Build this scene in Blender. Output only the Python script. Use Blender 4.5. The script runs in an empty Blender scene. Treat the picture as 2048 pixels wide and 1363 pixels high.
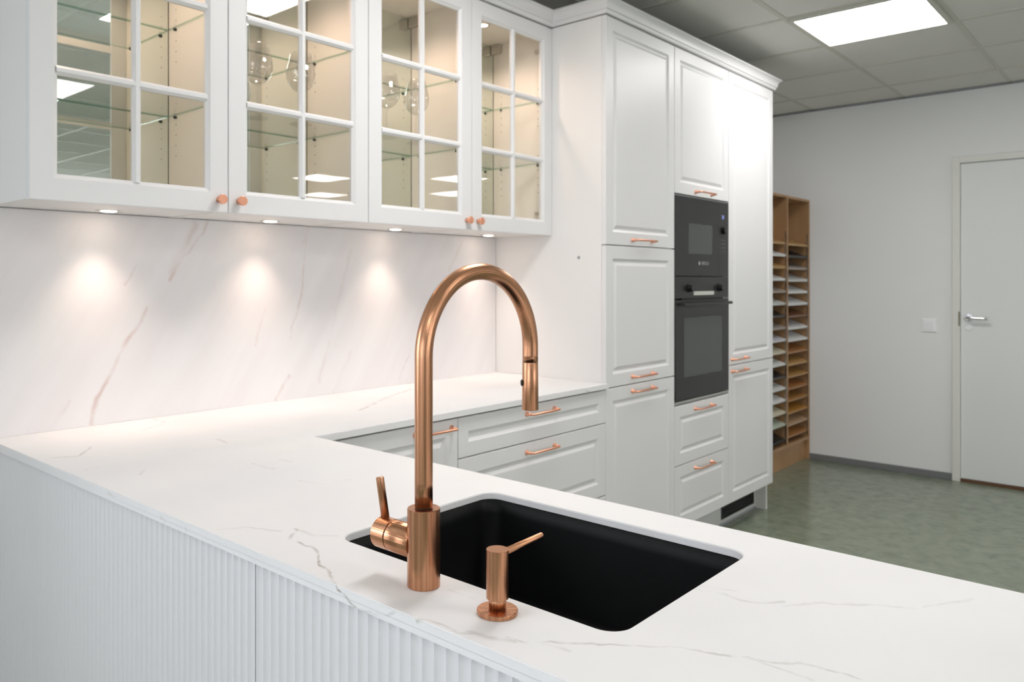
import bpy, bmesh, math, random
from mathutils import Vector, Matrix
random.seed(7)
PI = math.pi
S = bpy.context.scene
COL = S.collection

# ------------------------------------------------------------------ camera
W, H = 2048, 1363
CX, HV, FPX = 915.0, 560.0, 1572.2
YAW = math.radians(42.763)
cam_d = bpy.data.cameras.new('camera')
cam = bpy.data.objects.new('camera', cam_d)
COL.objects.link(cam)
cam.location = (0, 0, 1.32)
cam.rotation_euler = (PI / 2, 0, YAW - PI / 2)
cam_d.sensor_width = 36.0
cam_d.lens = 36.0 * FPX / W
cam_d.shift_x = (W / 2 - CX) / W
cam_d.shift_y = (HV - H / 2) / W
cam_d.clip_start = 0.05
cam_d.dof.use_dof = True
cam_d.dof.focus_distance = 1.12
cam_d.dof.aperture_fstop = 9.0
S.camera = cam

# ------------------------------------------------------------------ colour management, world
S.view_settings.view_transform = 'Standard'
S.view_settings.look = 'None'
S.view_settings.exposure = 0.63
S.view_settings.gamma = 1.0
S.view_settings.use_curve_mapping = False
world = bpy.data.worlds.new('sky')
S.world = world
world.use_nodes = True
bg = world.node_tree.nodes['Background']
bg.inputs[0].default_value = (0.82, 0.88, 1.0, 1)
bg.inputs[1].default_value = 1.0

PANEL_L = 13.3            # radiance of the ceiling panels
DAYLIGHT_W = 27.0        # daylight through each window
DOWN_W = 4.6
INNER_W = 6.8

def area(name, loc, rot, sx, sy, power, col):
    d = bpy.data.lights.new(name, 'AREA')
    d.shape = 'RECTANGLE'; d.size = sx; d.size_y = sy
    d.energy = power; d.color = col
    o = bpy.data.objects.new(name, d); COL.objects.link(o)
    o.location = loc; o.rotation_euler = rot
    return o
WINDOWS = [(-1.5, 0.7)]                     # y range of the window in the left wall
BACK_WINDOW = (-2.5, -.5)                   # x range of the window in the back wall, left of the kitchen
FILL_WINDOW = (0.6, 5.6)                   # x range of an unseen window added in the front wall for fill light
LW = -3.2                                   # x of the left wall
for (a, b) in WINDOWS:
    area('daylight_and_fill', (LW - 0.30, (a + b) / 2, 1.55), (0, -PI / 2, 0), 1.35, b - a - .05, DAYLIGHT_W, (0.88, 0.915, 1.0))

area('daylight_and_fill', (-1.5, 2.327 + .45, 1.55), (-PI / 2, 0, 0), 1.9, 1.35, 41.0, (0.90, 0.92, 1.0))
area('daylight_and_fill', (3.1, -7.2 - .45, 1.45), (PI / 2, 0, 0), 4.9, 1.3, 50.0, (1.0, 0.985, 0.985))  # unseen fill light, added to brighten the tall fronts and right wall

# ------------------------------------------------------------------ materials
def srgb(c):
    return tuple((x / 255 / 12.92 if x / 255 <= .04045 else ((x / 255 + .055) / 1.055) ** 2.4) for x in c)
def mat(name, col, rough=.5, metal=0.0, spec=.5, coat=0.0, coat_r=.1, bump=0.0, bscale=200., alpha=None):
    m = bpy.data.materials.new(name); m.use_nodes = True
    nt = m.node_tree; p = nt.nodes['Principled BSDF']
    p.inputs['Base Color'].default_value = (*col, 1)
    p.inputs['Roughness'].default_value = rough
    p.inputs['Metallic'].default_value = metal
    p.inputs['Specular IOR Level'].default_value = spec
    p.inputs['Coat Weight'].default_value = coat
    p.inputs['Coat Roughness'].default_value = coat_r
    if bump:
        g = nt.nodes.new('ShaderNodeNewGeometry')
        n = nt.nodes.new('ShaderNodeTexNoise'); n.inputs['Scale'].default_value = bscale; n.inputs['Detail'].default_value = 3
        b = nt.nodes.new('ShaderNodeBump'); b.inputs['Strength'].default_value = bump; b.inputs['Distance'].default_value = .001
        nt.links.new(g.outputs['Position'], n.inputs['Vector']); nt.links.new(n.outputs[0], b.inputs['Height'])
        nt.links.new(b.outputs[0], p.inputs['Normal'])
    return m
def emis(name, col, s):
    m = bpy.data.materials.new(name); m.use_nodes = True
    nt = m.node_tree; nt.nodes.clear()
    e = nt.nodes.new('ShaderNodeEmission'); e.inputs[0].default_value = (*col, 1); e.inputs[1].default_value = s
    o = nt.nodes.new('ShaderNodeOutputMaterial'); nt.links.new(e.outputs[0], o.inputs[0])
    return m
def noise_col(m, stops, scale, detail=4, stretch=None, rough=.55, wrap=None):
    """base colour from world-space noise through a ramp"""
    nt = m.node_tree; p = nt.nodes['Principled BSDF']
    g = nt.nodes.new('ShaderNodeNewGeometry')
    mp = nt.nodes.new('ShaderNodeMapping'); mp.inputs['Scale'].default_value = stretch or (1, 1, 1)
    n = nt.nodes.new('ShaderNodeTexNoise'); n.inputs['Scale'].default_value = scale; n.inputs['Detail'].default_value = detail
    n.inputs['Roughness'].default_value = rough
    if wrap: n.inputs['Distortion'].default_value = wrap
    r = nt.nodes.new('ShaderNodeValToRGB')
    e = r.color_ramp.elements
    e[0].position, e[0].color = stops[0][0], (*stops[0][1], 1)
    e[1].position, e[1].color = stops[-1][0], (*stops[-1][1], 1)
    for s, c in stops[1:-1]:
        k = e.new(s); k.color = (*c, 1)
    nt.links.new(g.outputs['Position'], mp.inputs[0]); nt.links.new(mp.outputs[0], n.inputs['Vector'])
    nt.links.new(n.outputs[0], r.inputs[0]); nt.links.new(r.outputs[0], p.inputs['Base Color'])
    return r
def thin_glass(name, tint=(1, 1, 1), rough=0.0, boost=1.0, base=None):
    m = bpy.data.materials.new(name); m.use_nodes = True
    nt = m.node_tree; nt.nodes.clear()
    t = nt.nodes.new('ShaderNodeBsdfTransparent'); t.inputs[0].default_value = (*tint, 1)
    g = nt.nodes.new('ShaderNodeBsdfGlossy'); g.inputs['Roughness'].default_value = rough
    f = nt.nodes.new('ShaderNodeLayerWeight')
    pw = nt.nodes.new('ShaderNodeMath'); pw.operation = 'POWER'; pw.inputs[1].default_value = 5
    nt.links.new(f.outputs['Facing'], pw.inputs[0])
    mu = nt.nodes.new('ShaderNodeMath'); mu.operation = 'MULTIPLY_ADD'; mu.inputs[1].default_value = .9 * boost; mu.inputs[2].default_value = base or .042 * boost; mu.use_clamp = True
    x = nt.nodes.new('ShaderNodeMixShader'); o = nt.nodes.new('ShaderNodeOutputMaterial')
    nt.links.new(pw.outputs[0], mu.inputs[0]); nt.links.new(mu.outputs[0], x.inputs[0])
    nt.links.new(t.outputs[0], x.inputs[1]); nt.links.new(g.outputs[0], x.inputs[2]); nt.links.new(x.outputs[0], o.inputs[0])
    return m

PAINT = mat('cabinet_paint', (.74, .735, .735), .41, spec=.44, bump=.02, bscale=900)
CARC = mat('carcass_white', (.78, .77, .755), .42)
INNER = mat('carcass_inside', (.80, .765, .70), .45)
FLUTE = mat('fluted_paint', (.715, .71, .72), .38)
GAP = mat('shadow_gap', (.12, .12, .115), .7)
COPPER = mat('brushed_copper', (.70, .37, .23), .25, metal=1)
def brushed(m, c0, c1, nu=34, bump=.12):
    """fine lines brushed along the tube, with reflected streaks put into the colour, in the part's own coordinates"""
    nt = m.node_tree; N = nt.nodes; L = nt.links; p = N['Principled BSDF']
    uv = N.new('ShaderNodeUVMap'); sx = N.new('ShaderNodeSeparateXYZ'); L.new(uv.outputs[0], sx.inputs[0])
    w = N.new('ShaderNodeMath'); w.operation = 'MULTIPLY'; w.inputs[1].default_value = 2 * PI; L.new(sx.outputs[0], w.inputs[0])
    cs = N.new('ShaderNodeMath'); cs.operation = 'COSINE'; sn = N.new('ShaderNodeMath'); sn.operation = 'SINE'
    L.new(w.outputs[0], cs.inputs[0]); L.new(w.outputs[0], sn.inputs[0])
    lz = N.new('ShaderNodeMath'); lz.operation = 'MULTIPLY'; lz.inputs[1].default_value = .35; L.new(sx.outputs[1], lz.inputs[0])
    cb = N.new('ShaderNodeCombineXYZ'); L.new(cs.outputs[0], cb.inputs[0]); L.new(sn.outputs[0], cb.inputs[1]); L.new(lz.outputs[0], cb.inputs[2])
    n1 = N.new('ShaderNodeTexNoise'); n1.inputs['Scale'].default_value = nu / 6.28; n1.inputs['Detail'].default_value = 3; L.new(cb.outputs[0], n1.inputs['Vector'])
    r = N.new('ShaderNodeValToRGB'); e = r.color_ramp.elements
    e[0].position, e[0].color = .36, (*c0, 1); e[1].position, e[1].color = .64, (*c1, 1)
    L.new(n1.outputs[0], r.inputs[0]); L.new(r.outputs[0], p.inputs['Base Color'])  # ramp puts light and dark reflection streaks into the copper colour
    b_ = N.new('ShaderNodeBump'); b_.inputs['Strength'].default_value = bump; b_.inputs['Distance'].default_value = .0022
    L.new(n1.outputs[0], b_.inputs['Height']); L.new(b_.outputs[0], p.inputs['Normal'])
brushed(COPPER, (.45, .215, .118), (.68, .355, .205), 48, .26)
COPPER_H = mat('satin_copper_handle', (.93, .45, .30), .30, metal=1)
DARKRING = mat('black_rubber', (.02, .018, .016), .5)
SINKM = mat('black_composite', (.0040, .0043, .0047), .50, spec=.22, bump=.1, bscale=1500)
BLACKG = mat('black_glass', (.016, .016, .0155), .30, spec=.45)
BLACKW = mat('oven_window_glass', (.05, .057, .055), .16, spec=.6)
BLACKP = mat('black_plastic', (.012, .012, .012), .3)
STEEL = mat('brushed_steel', (.62, .62, .60), .3, metal=1)
CHROME = mat('chrome', (.78, .78, .80), .12, metal=1)
NICKEL = mat('nickel_hinge', (.62, .58, .53), .3, metal=1)
BRASS = mat('old_brass', (.22, .19, .12), .5, metal=.6)
DISPM = mat('pale_display_strip', (.55, .56, .50), .4)
MARKS = mat('grey_print', (.17, .17, .165), .5)
LOGO = mat('silver_print', (.36, .36, .34), .4)
BLUEDIG = emis('lit_digits', (.35, .45, 1.0), .9)
MIRROR = mat('mirror', (.80, .845, .80), .0, metal=1)
GLASS = thin_glass('door_glass', (.965, .975, .965), 0, 1.6)
SHELFG = thin_glass('shelf_glass', (.965, .98, .97), 0, .55)
SHELFE = thin_glass('glass_edge_green', (.52, .68, .60), 0, .8)
WALL = mat('wall_paint', (.87, .873, .868), .7, bump=.06, bscale=500)
DOORM = mat('door_paint', (.80, .82, .805), .5)
FRAMEM = mat('door_frame_paint', (.78, .78, .73), .5)
GREYBASE = mat('grey_skirting', (.20, .205, .21), .45)
WOOD = mat('birch_ply', (.42, .24, .115), .45)
noise_col(WOOD, [(.3, (.34, .19, .09)), (.7, (.46, .275, .14))], 6, 4, (1, 1, .12))
THRESH = mat('brown_threshold', (.13, .06, .025), .4)
SWITCHM = mat('switch_plastic', (.93, .93, .94), .2)
CEILM = mat('ceiling_tile', (.72, .71, .675), .9, bump=.7, bscale=260)
TBAR = mat('ceiling_grid_metal', (.57, .56, .50), .45)
PANELM = emis('panel_diffuser', (1.0, .975, .965), PANEL_L)
LEDW = emis('warm_led', (1.0, .78, .60), 14)
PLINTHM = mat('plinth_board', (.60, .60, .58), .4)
SEAL = mat('grey_seal', (.33, .34, .36), .4)
FLOORM = mat('green_linoleum', (.2, .24, .18), .20, spec=.45)
noise_col(FLOORM, [(.30, (.165, .19, .145)), (.5, (.215, .25, .185)), (.72, (.265, .29, .22))], 13, 6, (1, 1, 1), .62, .4)

CRYSTAL = thin_glass('clear_glass', (.992, .995, .992), 0, .45, .085)

def veined(name, base_stops, noise_scale, stretch, rot, veins, vcol, warp, wscale, rough, spec=.5, bscale2=None):
    """stone: soft cloudy base and veins given as 3-D polylines (points in metres), wobbled by noise"""
    m = mat(name, (.8, .8, .8), rough, spec=spec); nt = m.node_tree; N = nt.nodes; L = nt.links
    p = N['Principled BSDF']
    g = N.new('ShaderNodeNewGeometry')
    m0 = N.new('ShaderNodeMapping'); m0.inputs['Rotation'].default_value = rot; L.new(g.outputs['Position'], m0.inputs[0])
    mp = N.new('ShaderNodeMapping'); mp.inputs['Scale'].default_value = stretch; L.new(m0.outputs[0], mp.inputs[0])
    n = N.new('ShaderNodeTexNoise'); n.inputs['Scale'].default_value = noise_scale; n.inputs['Detail'].default_value = 5
    L.new(mp.outputs[0], n.inputs['Vector'])
    r = N.new('ShaderNodeValToRGB'); e = r.color_ramp.elements
    e[0].position, e[0].color = base_stops[0][0], (*base_stops[0][1], 1)
    e[1].position, e[1].color = base_stops[-1][0], (*base_stops[-1][1], 1)
    L.new(n.outputs[0], r.inputs[0])
    # wobble
    wn = N.new('ShaderNodeTexNoise'); wn.inputs['Scale'].default_value = wscale; wn.inputs['Detail'].default_value = 4
    L.new(g.outputs['Position'], wn.inputs['Vector'])
    sb = N.new('ShaderNodeVectorMath'); sb.operation = 'SUBTRACT'; sb.inputs[1].default_value = (.5, .5, .5)
    L.new(wn.outputs['Color'], sb.inputs[0])
    sc = N.new('ShaderNodeVectorMath'); sc.operation = 'SCALE'; sc.inputs['Scale'].default_value = warp
    L.new(sb.outputs[0], sc.inputs[0])
    ad = N.new('ShaderNodeVectorMath'); ad.operation = 'ADD'
    L.new(g.outputs['Position'], ad.inputs[0]); L.new(sc.outputs[0], ad.inputs[1])
    acc = None
    for pts, width, s in veins:
        for a, b in zip(pts, pts[1:]):
            A = Vector(a); B = Vector(b); ba = B - A
            v1 = N.new('ShaderNodeVectorMath'); v1.operation = 'SUBTRACT'; v1.inputs[1].default_value = A; L.new(ad.outputs[0], v1.inputs[0])
            v2 = N.new('ShaderNodeVectorMath'); v2.operation = 'DOT_PRODUCT'; v2.inputs[1].default_value = ba / ba.length_squared; L.new(v1.outputs[0], v2.inputs[0])
            cl = N.new('ShaderNodeClamp'); L.new(v2.outputs['Value'], cl.inputs[0])
            v3 = N.new('ShaderNodeVectorMath'); v3.operation = 'SCALE'; v3.inputs[0].default_value = ba; L.new(cl.outputs[0], v3.inputs['Scale'])
            v4 = N.new('ShaderNodeVectorMath'); v4.operation = 'DISTANCE'; L.new(v1.outputs[0], v4.inputs[0]); L.new(v3.outputs[0], v4.inputs[1])
            mr = N.new('ShaderNodeMapRange'); mr.interpolation_type = 'SMOOTHSTEP'
            mr.inputs['From Min'].default_value = 0; mr.inputs['From Max'].default_value = width
            mr.inputs['To Min'].default_value = s; mr.inputs['To Max'].default_value = 0
            L.new(v4.outputs['Value'], mr.inputs[0])
            if acc is None: acc = mr.outputs[0]
            else:
                mx = N.new('ShaderNodeMath'); mx.operation = 'MAXIMUM'; L.new(acc, mx.inputs[0]); L.new(mr.outputs[0], mx.inputs[1]); acc = mx.outputs[0]
    br = N.new('ShaderNodeTexNoise'); br.inputs['Scale'].default_value = bscale2 or 30; br.inputs['Detail'].default_value = 3
    L.new(g.outputs['Position'], br.inputs['Vector'])
    bm_ = N.new('ShaderNodeMapRange'); bm_.inputs['From Min'].default_value = .35; bm_.inputs['From Max'].default_value = .6
    bm_.inputs['To Min'].default_value = .25; L.new(br.outputs[0], bm_.inputs[0])
    mul = N.new('ShaderNodeMath'); mul.operation = 'MULTIPLY'; L.new(acc, mul.inputs[0]); L.new(bm_.outputs[0], mul.inputs[1])
    mix = N.new('ShaderNodeMix'); mix.data_type = 'RGBA'
    L.new(mul.outputs[0], mix.inputs['Factor']); L.new(r.outputs[0], mix.inputs['A']); mix.inputs['B'].default_value = (*vcol, 1)
    L.new(mix.outputs['Result'], p.inputs['Base Color'])
    return m

# vein courses: places on the stone, measured in metres on the slab
F_ = Vector((math.cos(YAW), math.sin(YAW), 0)); R_ = Vector((math.sin(YAW), -math.cos(YAW), 0))
def at(u, v, ax, val):
    """point of the plane axis=val that lies at this spot of the survey photograph"""
    d = F_ + R_ * ((u - CX) / FPX) + Vector((0, 0, -(v - HV) / FPX))
    o = Vector((0, 0, 1.32)); return tuple(o + d * ((val - o[ax]) / d[ax]))
def top(*pts): return [at(u, v, 2, .9) for u, v in pts]
def wal(*pts): return [at(u, v, 1, 2.315) for u, v in pts]
def edg(*pts): return [at(u, v, 0, .682) for u, v in pts]
veins_top = [
    (top((440, 1058), (500, 1054), (560, 1062)), .006, .28),
    (top((588, 1056), (597, 1061), (578, 1078), (610, 1092), (626, 1092), (636, 1103), (633, 1116), (641, 1129), (655, 1138), (660, 1152), (673, 1166)), .0045, .8),
    (top((597, 1060), (629, 1070), (673, 1072)), .006, .28),
    (edg((673, 1166), (676, 1176), (690, 1188), (699, 1202), (712, 1213)), .003, .95),
    (edg((712, 1213), (750, 1228), (790, 1226)), .004, .4),
    (top((834, 1236), (852, 1239), (881, 1250), (916, 1265), (957, 1267), (980, 1274), (1013, 1272), (1057, 1281), (1108, 1286), (1205, 1288), (1277, 1291), (1359, 1295), (1431, 1307), (1518, 1318), (1600, 1325), (1663, 1338), (1726, 1360)), .004, .5),
    (top((940, 1262), (985, 1276), (1030, 1278)), .008, .35),
    (top((1080, 1288), (1140, 1299)), .004, .3),
    (top((1500, 1314), (1560, 1335), (1625, 1356)), .004, .3),
    (top((1388, 1176), (1398, 1181), (1446, 1188), (1485, 1200), (1523, 1203), (1567, 1203)), .005, .32),
    (top((1400, 1172), (1446, 1178), (1485, 1184)), .005, .2),
    (top((1567, 1210), (1639, 1205), (1687, 1209), (1745, 1209), (1841, 1216), (1890, 1205), (1948, 1196)), .005, .25),
    (top((870, 1168), (905, 1182), (950, 1195)), .004, .3),
    (top((107, 915), (155, 912), (184, 893)), .006, .45),
    (top((166, 939), (195, 934)), .006, .35),
    (top((277, 948), (291, 939)), .006, .35),
    (top((435, 877), (454, 886)), .007, .4),
    (top((505, 926), (530, 935), (548, 937)), .006, .35),
    (top((560, 918), (585, 923)), .006, .25),
    (top((600, 960), (650, 968), (700, 958)), .006, .22),
    (top((719, 820), (742, 809), (780, 792), (822, 778)), .012, .4),
    (top((290, 830), (330, 845), (260, 868)), .010, .18),
    ([at(1166, 777, 1, 1.718), at(1178, 784, 1, 1.718)], .006, .6),
    (edg((215, 985), (230, 995)), .005, .25), (edg((320, 1030), (330, 1040)), .005, .25), (edg((370, 1050), (372, 1058)), .005, .2),
]
STONE = veined('marble_worktop', [(.3, (.755, .75, .755)), (.7, (.80, .795, .795))], 3.0, (1, 1, 1), (0, 0, 0), veins_top, (.33, .29, .245), .022, 22, .55, .32, 26)
veins_wall = [
    (wal((418, 440), (400, 474), (362, 516), (340, 560)), 0.0099, 0.80),
    (wal((294, 618), (275, 655), (255, 686), (221, 746), (200, 790), (183, 845)), 0.0112, 0.87),
    (wal((272, 530), (258, 560), (250, 570)), 0.0074, 0.51),
    (wal((613, 471), (608, 530), (600, 593), (590, 640), (581, 676)), 0.0081, 0.87),
    (wal((579, 750), (566, 776), (553, 799)), 0.0112, 0.80),
    (wal((618, 450), (604, 490)), 0.0087, 0.58),
    (wal((519, 458), (508, 480)), 0.0074, 0.58),
    (wal((140, 801), (122, 830), (110, 850)), 0.0099, 0.65),
    (wal((390, 450), (355, 520), (345, 545)), 0.0186, 0.44),
    (wal((425, 560), (430, 590)), 0.0087, 0.44),
    (wal((820, 700), (800, 760)), 0.0074, 0.44), (wal((700, 700), (660, 800)), 0.0124, 0.29),
    (wal((530, 620), (510, 690)), 0.0087, 0.29), (wal((925, 480), (900, 540)), 0.0093, 0.44), (wal((700, 500), (640, 760)), 0.0124, 0.22),
]
SPLASH = veined('marble_backsplash', [(.30, (.745, .715, .72)), (.70, (.80, .785, .785))], 4.0, (2.4, 1, .30), (0, math.radians(-32), 0), veins_wall, (.60, .47, .43), .04, 9, .42, .4, 8)

# ------------------------------------------------------------------ mesh helpers
def quad(bm, vs, mi=0):
    f = bm.faces.new(vs); f.material_index = mi; return f
def box(bm, x0, x1, y0, y1, z0, z1, bev=0.0, mi=0, seg=2):
    t = bmesh.new()
    r = bmesh.ops.create_cube(t, size=1)
    for v in t.verts:
        v.co = Vector(((x0 + x1) / 2 + v.co.x * (x1 - x0), (y0 + y1) / 2 + v.co.y * (y1 - y0), (z0 + z1) / 2 + v.co.z * (z1 - z0)))
    if bev: bmesh.ops.bevel(t, geom=t.edges[:], offset=bev, segments=seg, affect='EDGES', profile=.5)
    merge(bm, t, mi)
def merge(bm, t, mi=None):
    me = bpy.data.meshes.new('tmp'); 
    if mi is not None:
        for f in t.faces: f.material_index = mi
    t.to_mesh(me); t.free(); bm.from_mesh(me); bpy.data.meshes.remove(me)
def frame_for(d):
    d = Vector(d).normalized()
    a = Vector((0, 0, 1)) if abs(d.z) < .9 else Vector((1, 0, 0))
    x = a.cross(d).normalized(); return x, d.cross(x), d
def ring_loop(bm, c, x, y, r, n):
    return [bm.verts.new(Vector(c) + x * (r * math.cos(2 * PI * i / n)) + y * (r * math.sin(2 * PI * i / n))) for i in range(n)]
def bridge(bm, a, b, mi=0, smooth=False, uv=None):
    n = len(a); uvl = bm.loops.layers.uv.verify() if uv else None
    for i in range(n):
        f = bm.faces.new((a[i], a[(i + 1) % n], b[(i + 1) % n], b[i])); f.material_index = mi; f.smooth = smooth
        if uv:
            for l, c in zip(f.loops, ((i / n, uv[0]), ((i + 1) / n, uv[0]), ((i + 1) / n, uv[1]), (i / n, uv[1]))): l[uvl].uv = c
def lathe(bm, org, axis, prof, n=48, mi=0, cap0=True, cap1=True):
    """prof: list of (radius, distance along axis); sharp corners get a duplicated ring"""
    x, y, d = frame_for(axis); prev = None; org = Vector(org)
    first = None
    for k, (r, h) in enumerate(prof):
        lp = ring_loop(bm, org + d * h, x, y, max(r, 1e-5), n)
        if prev:
            bridge(bm, prev, lp, mi, True, (vprev, h))
        else: first = lp
        vprev = h
        # duplicate at sharp corners
        if 0 < k < len(prof) - 1:
            a = Vector((prof[k][0] - prof[k-1][0], prof[k][1] - prof[k-1][1])); b = Vector((prof[k+1][0] - r, prof[k+1][1] - h))
            if a.length > 0 and b.length > 0 and a.angle(b) > math.radians(32):
                lp = ring_loop(bm, org + d * h, x, y, max(r, 1e-5), n)
        prev = lp
    if cap0: f = bm.faces.new(list(reversed(first))); f.material_index = mi
    if cap1: f = bm.faces.new(prev); f.material_index = mi
def cyl(bm, p0, p1, r, n=32, mi=0, bev=0.0):
    L = (Vector(p1) - Vector(p0)).length; d = Vector(p1) - Vector(p0)
    if bev: lathe(bm, p0, d, [(r - bev, 0), (r - bev * .3, bev * .3), (r, bev), (r, L - bev), (r - bev * .3, L - bev * .3), (r - bev, L)], n, mi)
    else: lathe(bm, p0, d, [(r, 0), (r, L)], n, mi)
def tube(bm, pts, r, n=24, mi=0, caps=True):
    pts = [Vector(p) for p in pts]; prev = None
    t0 = (pts[1] - pts[0]).normalized(); x, y, _ = frame_for(t0); dist = 0.0
    rs = r if isinstance(r, (list, tuple)) else [r] * len(pts)
    for i, p in enumerate(pts):
        if i == 0: t = t0
        elif i == len(pts) - 1: t = (pts[i] - pts[i-1]).normalized()
        else: t = ((pts[i] - pts[i-1]).normalized() + (pts[i+1] - pts[i]).normalized()).normalized()
        x = (x - t * x.dot(t)).normalized(); y = t.cross(x)
        lp = ring_loop(bm, p, x, y, rs[i], n)
        if prev: bridge(bm, prev, lp, mi, True, (dist, dist + (pts[i] - pts[i-1]).length)); dist += (pts[i] - pts[i-1]).length
        elif caps: f = bm.faces.new(list(reversed(lp))); f.material_index = mi
        prev = lp
    if caps: f = bm.faces.new(prev); f.material_index = mi
WL = {}
def obj(name, bm, m, parent=None, label=None):
    """link the bmesh (built in world metres) as ONE object whose origin is at the base of its bounds"""
    bmesh.ops.recalc_face_normals(bm, faces=bm.faces[:])
    me = bpy.data.meshes.new(name); bm.to_mesh(me); bm.free()
    co = [v.co for v in me.vertices]
    mn = Vector([min(c[i] for c in co) for i in range(3)]); mx = Vector([max(c[i] for c in co) for i in range(3)])
    org = Vector(((mn.x + mx.x) / 2, (mn.y + mx.y) / 2, mn.z))
    me.transform(Matrix.Translation(-org))
    for mm in (m if isinstance(m, (list, tuple)) else [m]): me.materials.append(mm)
    o = bpy.data.objects.new(name, me); COL.objects.link(o)
    WL[o] = org
    if parent is not None:
        o.parent = parent; o.location = org - WL[parent]
    else: o.location = org
    if label: o['label'] = label
    return o
def tag(o, label, cat, group=None, kind=None):
    o['label'] = label; o['category'] = cat
    if group: o['group'] = group
    if kind: o['kind'] = kind
    return o
def thing(name, label, cat, loc, group=None):
    o = bpy.data.objects.new(name, None); COL.objects.link(o); o.location = loc; o.empty_display_size = .05
    WL[o] = Vector(loc)
    return tag(o, label, cat, group)
def struct(name, bm, m, parent=None):
    o = obj(name, bm, m, parent); o['kind'] = 'structure'; return o
def dup(root, loc, label=None, group=None):
    """a copy of a thing with copies of its parts and sub-parts"""
    r = root.copy(); COL.objects.link(r); r.location = loc; WL[r] = Vector(loc)
    if label: r['label'] = label
    if group: r['group'] = group
    for ch in list(root.children):
        c = ch.copy(); COL.objects.link(c); c.parent = r
        for g in list(ch.children):
            d = g.copy(); COL.objects.link(d); d.parent = c
    return r
def B(): return bmesh.new()
def boxobj(name, dims, m, parent=None, bev=.001, label=None):
    b = B(); box(b, *dims, bev=bev); return obj(name, b, m, parent, label)

# ------------------------------------------------------------------ room shell
YB = 2.327     # back wall
XR = 6.04      # right wall
ZC = 2.575
XE, YE, YF = 10.2, -0.42, -7.2
b = B(); box(b, LW - .1, XE + .1, YF - .1, YB + .1, -.1, 0); struct('floor', b, FLOORM)
b = B(); box(b, LW - .1, XE + .1, YF - .1, YB + .1, ZC, ZC + .1); struct('ceiling', b, CEILM)
b = B(); box(b, LW, BACK_WINDOW[0], YB, YB + .1, 0, ZC); box(b, BACK_WINDOW[1], XR + .12, YB, YB + .1, 0, ZC)
box(b, BACK_WINDOW[0], BACK_WINDOW[1], YB, YB + .1, 0, .85); box(b, BACK_WINDOW[0], BACK_WINDOW[1], YB, YB + .1, 2.25, ZC); struct('wall_back', b, WALL)
b = B()
for xx in (-2.5, -1.53, -.56): box(b, xx, xx + .06, YB + .01, YB + .09, .85, 2.25, .004)
box(b, -2.5, -.5, YB + .01, YB + .09, .85, .90, .004); box(b, -2.5, -.5, YB + .01, YB + .09, 2.20, 2.25, .004); struct('window_2', b, DOORM)
b = B(); box(b, XR, XR + .12, 1.10, YB, 0, ZC); box(b, XR, XR + .12, YE, .16, 0, ZC); box(b, XR, XR + .12, .16, 1.10, 2.10, ZC); struct('wall_right', b, WALL)
b = B(); box(b, XR + .12, XE, YE, YE + .12, 0, ZC); struct('wall_north', b, WALL)
b = B(); box(b, XE, XE + .1, YF, YE + .12, 0, ZC); struct('wall_east', b, WALL)
b = B(); box(b, LW, FILL_WINDOW[0], YF - .1, YF, 0, ZC); box(b, FILL_WINDOW[1], XE, YF - .1, YF, 0, ZC)
box(b, FILL_WINDOW[0], FILL_WINDOW[1], YF - .1, YF, 0, .75); box(b, FILL_WINDOW[0], FILL_WINDOW[1], YF - .1, YF, 2.15, ZC); struct('wall_front', b, WALL)
b = B()
for xx in (.6, 2.24, 3.9, 5.54): box(b, xx, xx + .06, YF - .09, YF - .01, .75, 2.15, .004)
box(b, .6, 5.6, YF - .09, YF - .01, .75, .80, .004); box(b, .6, 5.6, YF - .09, YF - .01, 2.10, 2.15, .004)
struct('window_3', b, DOORM)  # unseen frame of the opening added for the front fill light
b = B()
ys = [YF] + [v for w in WINDOWS for v in w] + [YB]
for i in range(0, len(ys), 2): box(b, LW - .1, LW, ys[i], ys[i+1], 0, ZC)
for (a, c) in WINDOWS: box(b, LW - .1, LW, a, c, 0, .85); box(b, LW - .1, LW, a, c, 2.25, ZC)
struct('wall_left', b, WALL)
for k, (a, c) in enumerate(WINDOWS):
    b = B()
    for (p, q) in ((a, a + .05), (c - .05, c), ((a + c) / 2 - .03, (a + c) / 2 + .03)): box(b, LW - .09, LW - .01, p, q, .85, 2.25, .004)
    box(b, LW - .09, LW - .01, a, c, .85, .90, .004); box(b, LW - .09, LW - .01, a, c, 2.20, 2.25, .004)
    struct('window_%d' % (k + 1), b, DOORM)
# ceiling grid of T bars
gx = [.30 + .59 * k for k in range(-5, 17)]; gx = [x for x in gx if LW < x < XE]
GX0, GY0 = 3.84, .81
gx = [GX0 + .59 * k for k in range(-11, 11) if LW < GX0 + .59 * k < XE]
gy = [GY0 + .60 * k for k in range(-13, 3) if YF < GY0 + .60 * k < YB]
b = B()
for x in gx: box(b, x - .012, x + .012, YF, YB, ZC - .004, ZC)
for y in gy: box(b, LW, XE, y - .012, y + .012, ZC - .0035, ZC)
struct('trim_1', b, TBAR)
b = B(); box(b, XR - .02, XR, YE, YB, ZC - .012, ZC - .008); box(b, LW, XR, YB - .02, YB, ZC - .012, ZC - .008); struct('trim_2', b, GREYBASE)
# skirting of the right wall
b = B(); box(b, XR - .012, XR, 1.121, YB, 0, .045, .003); struct('baseboard_right', b, GREYBASE)
b = B(); box(b, XR - .012, XR, YE, .14, 0, .045, .003); struct('baseboard_east', b, GREYBASE)

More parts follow.
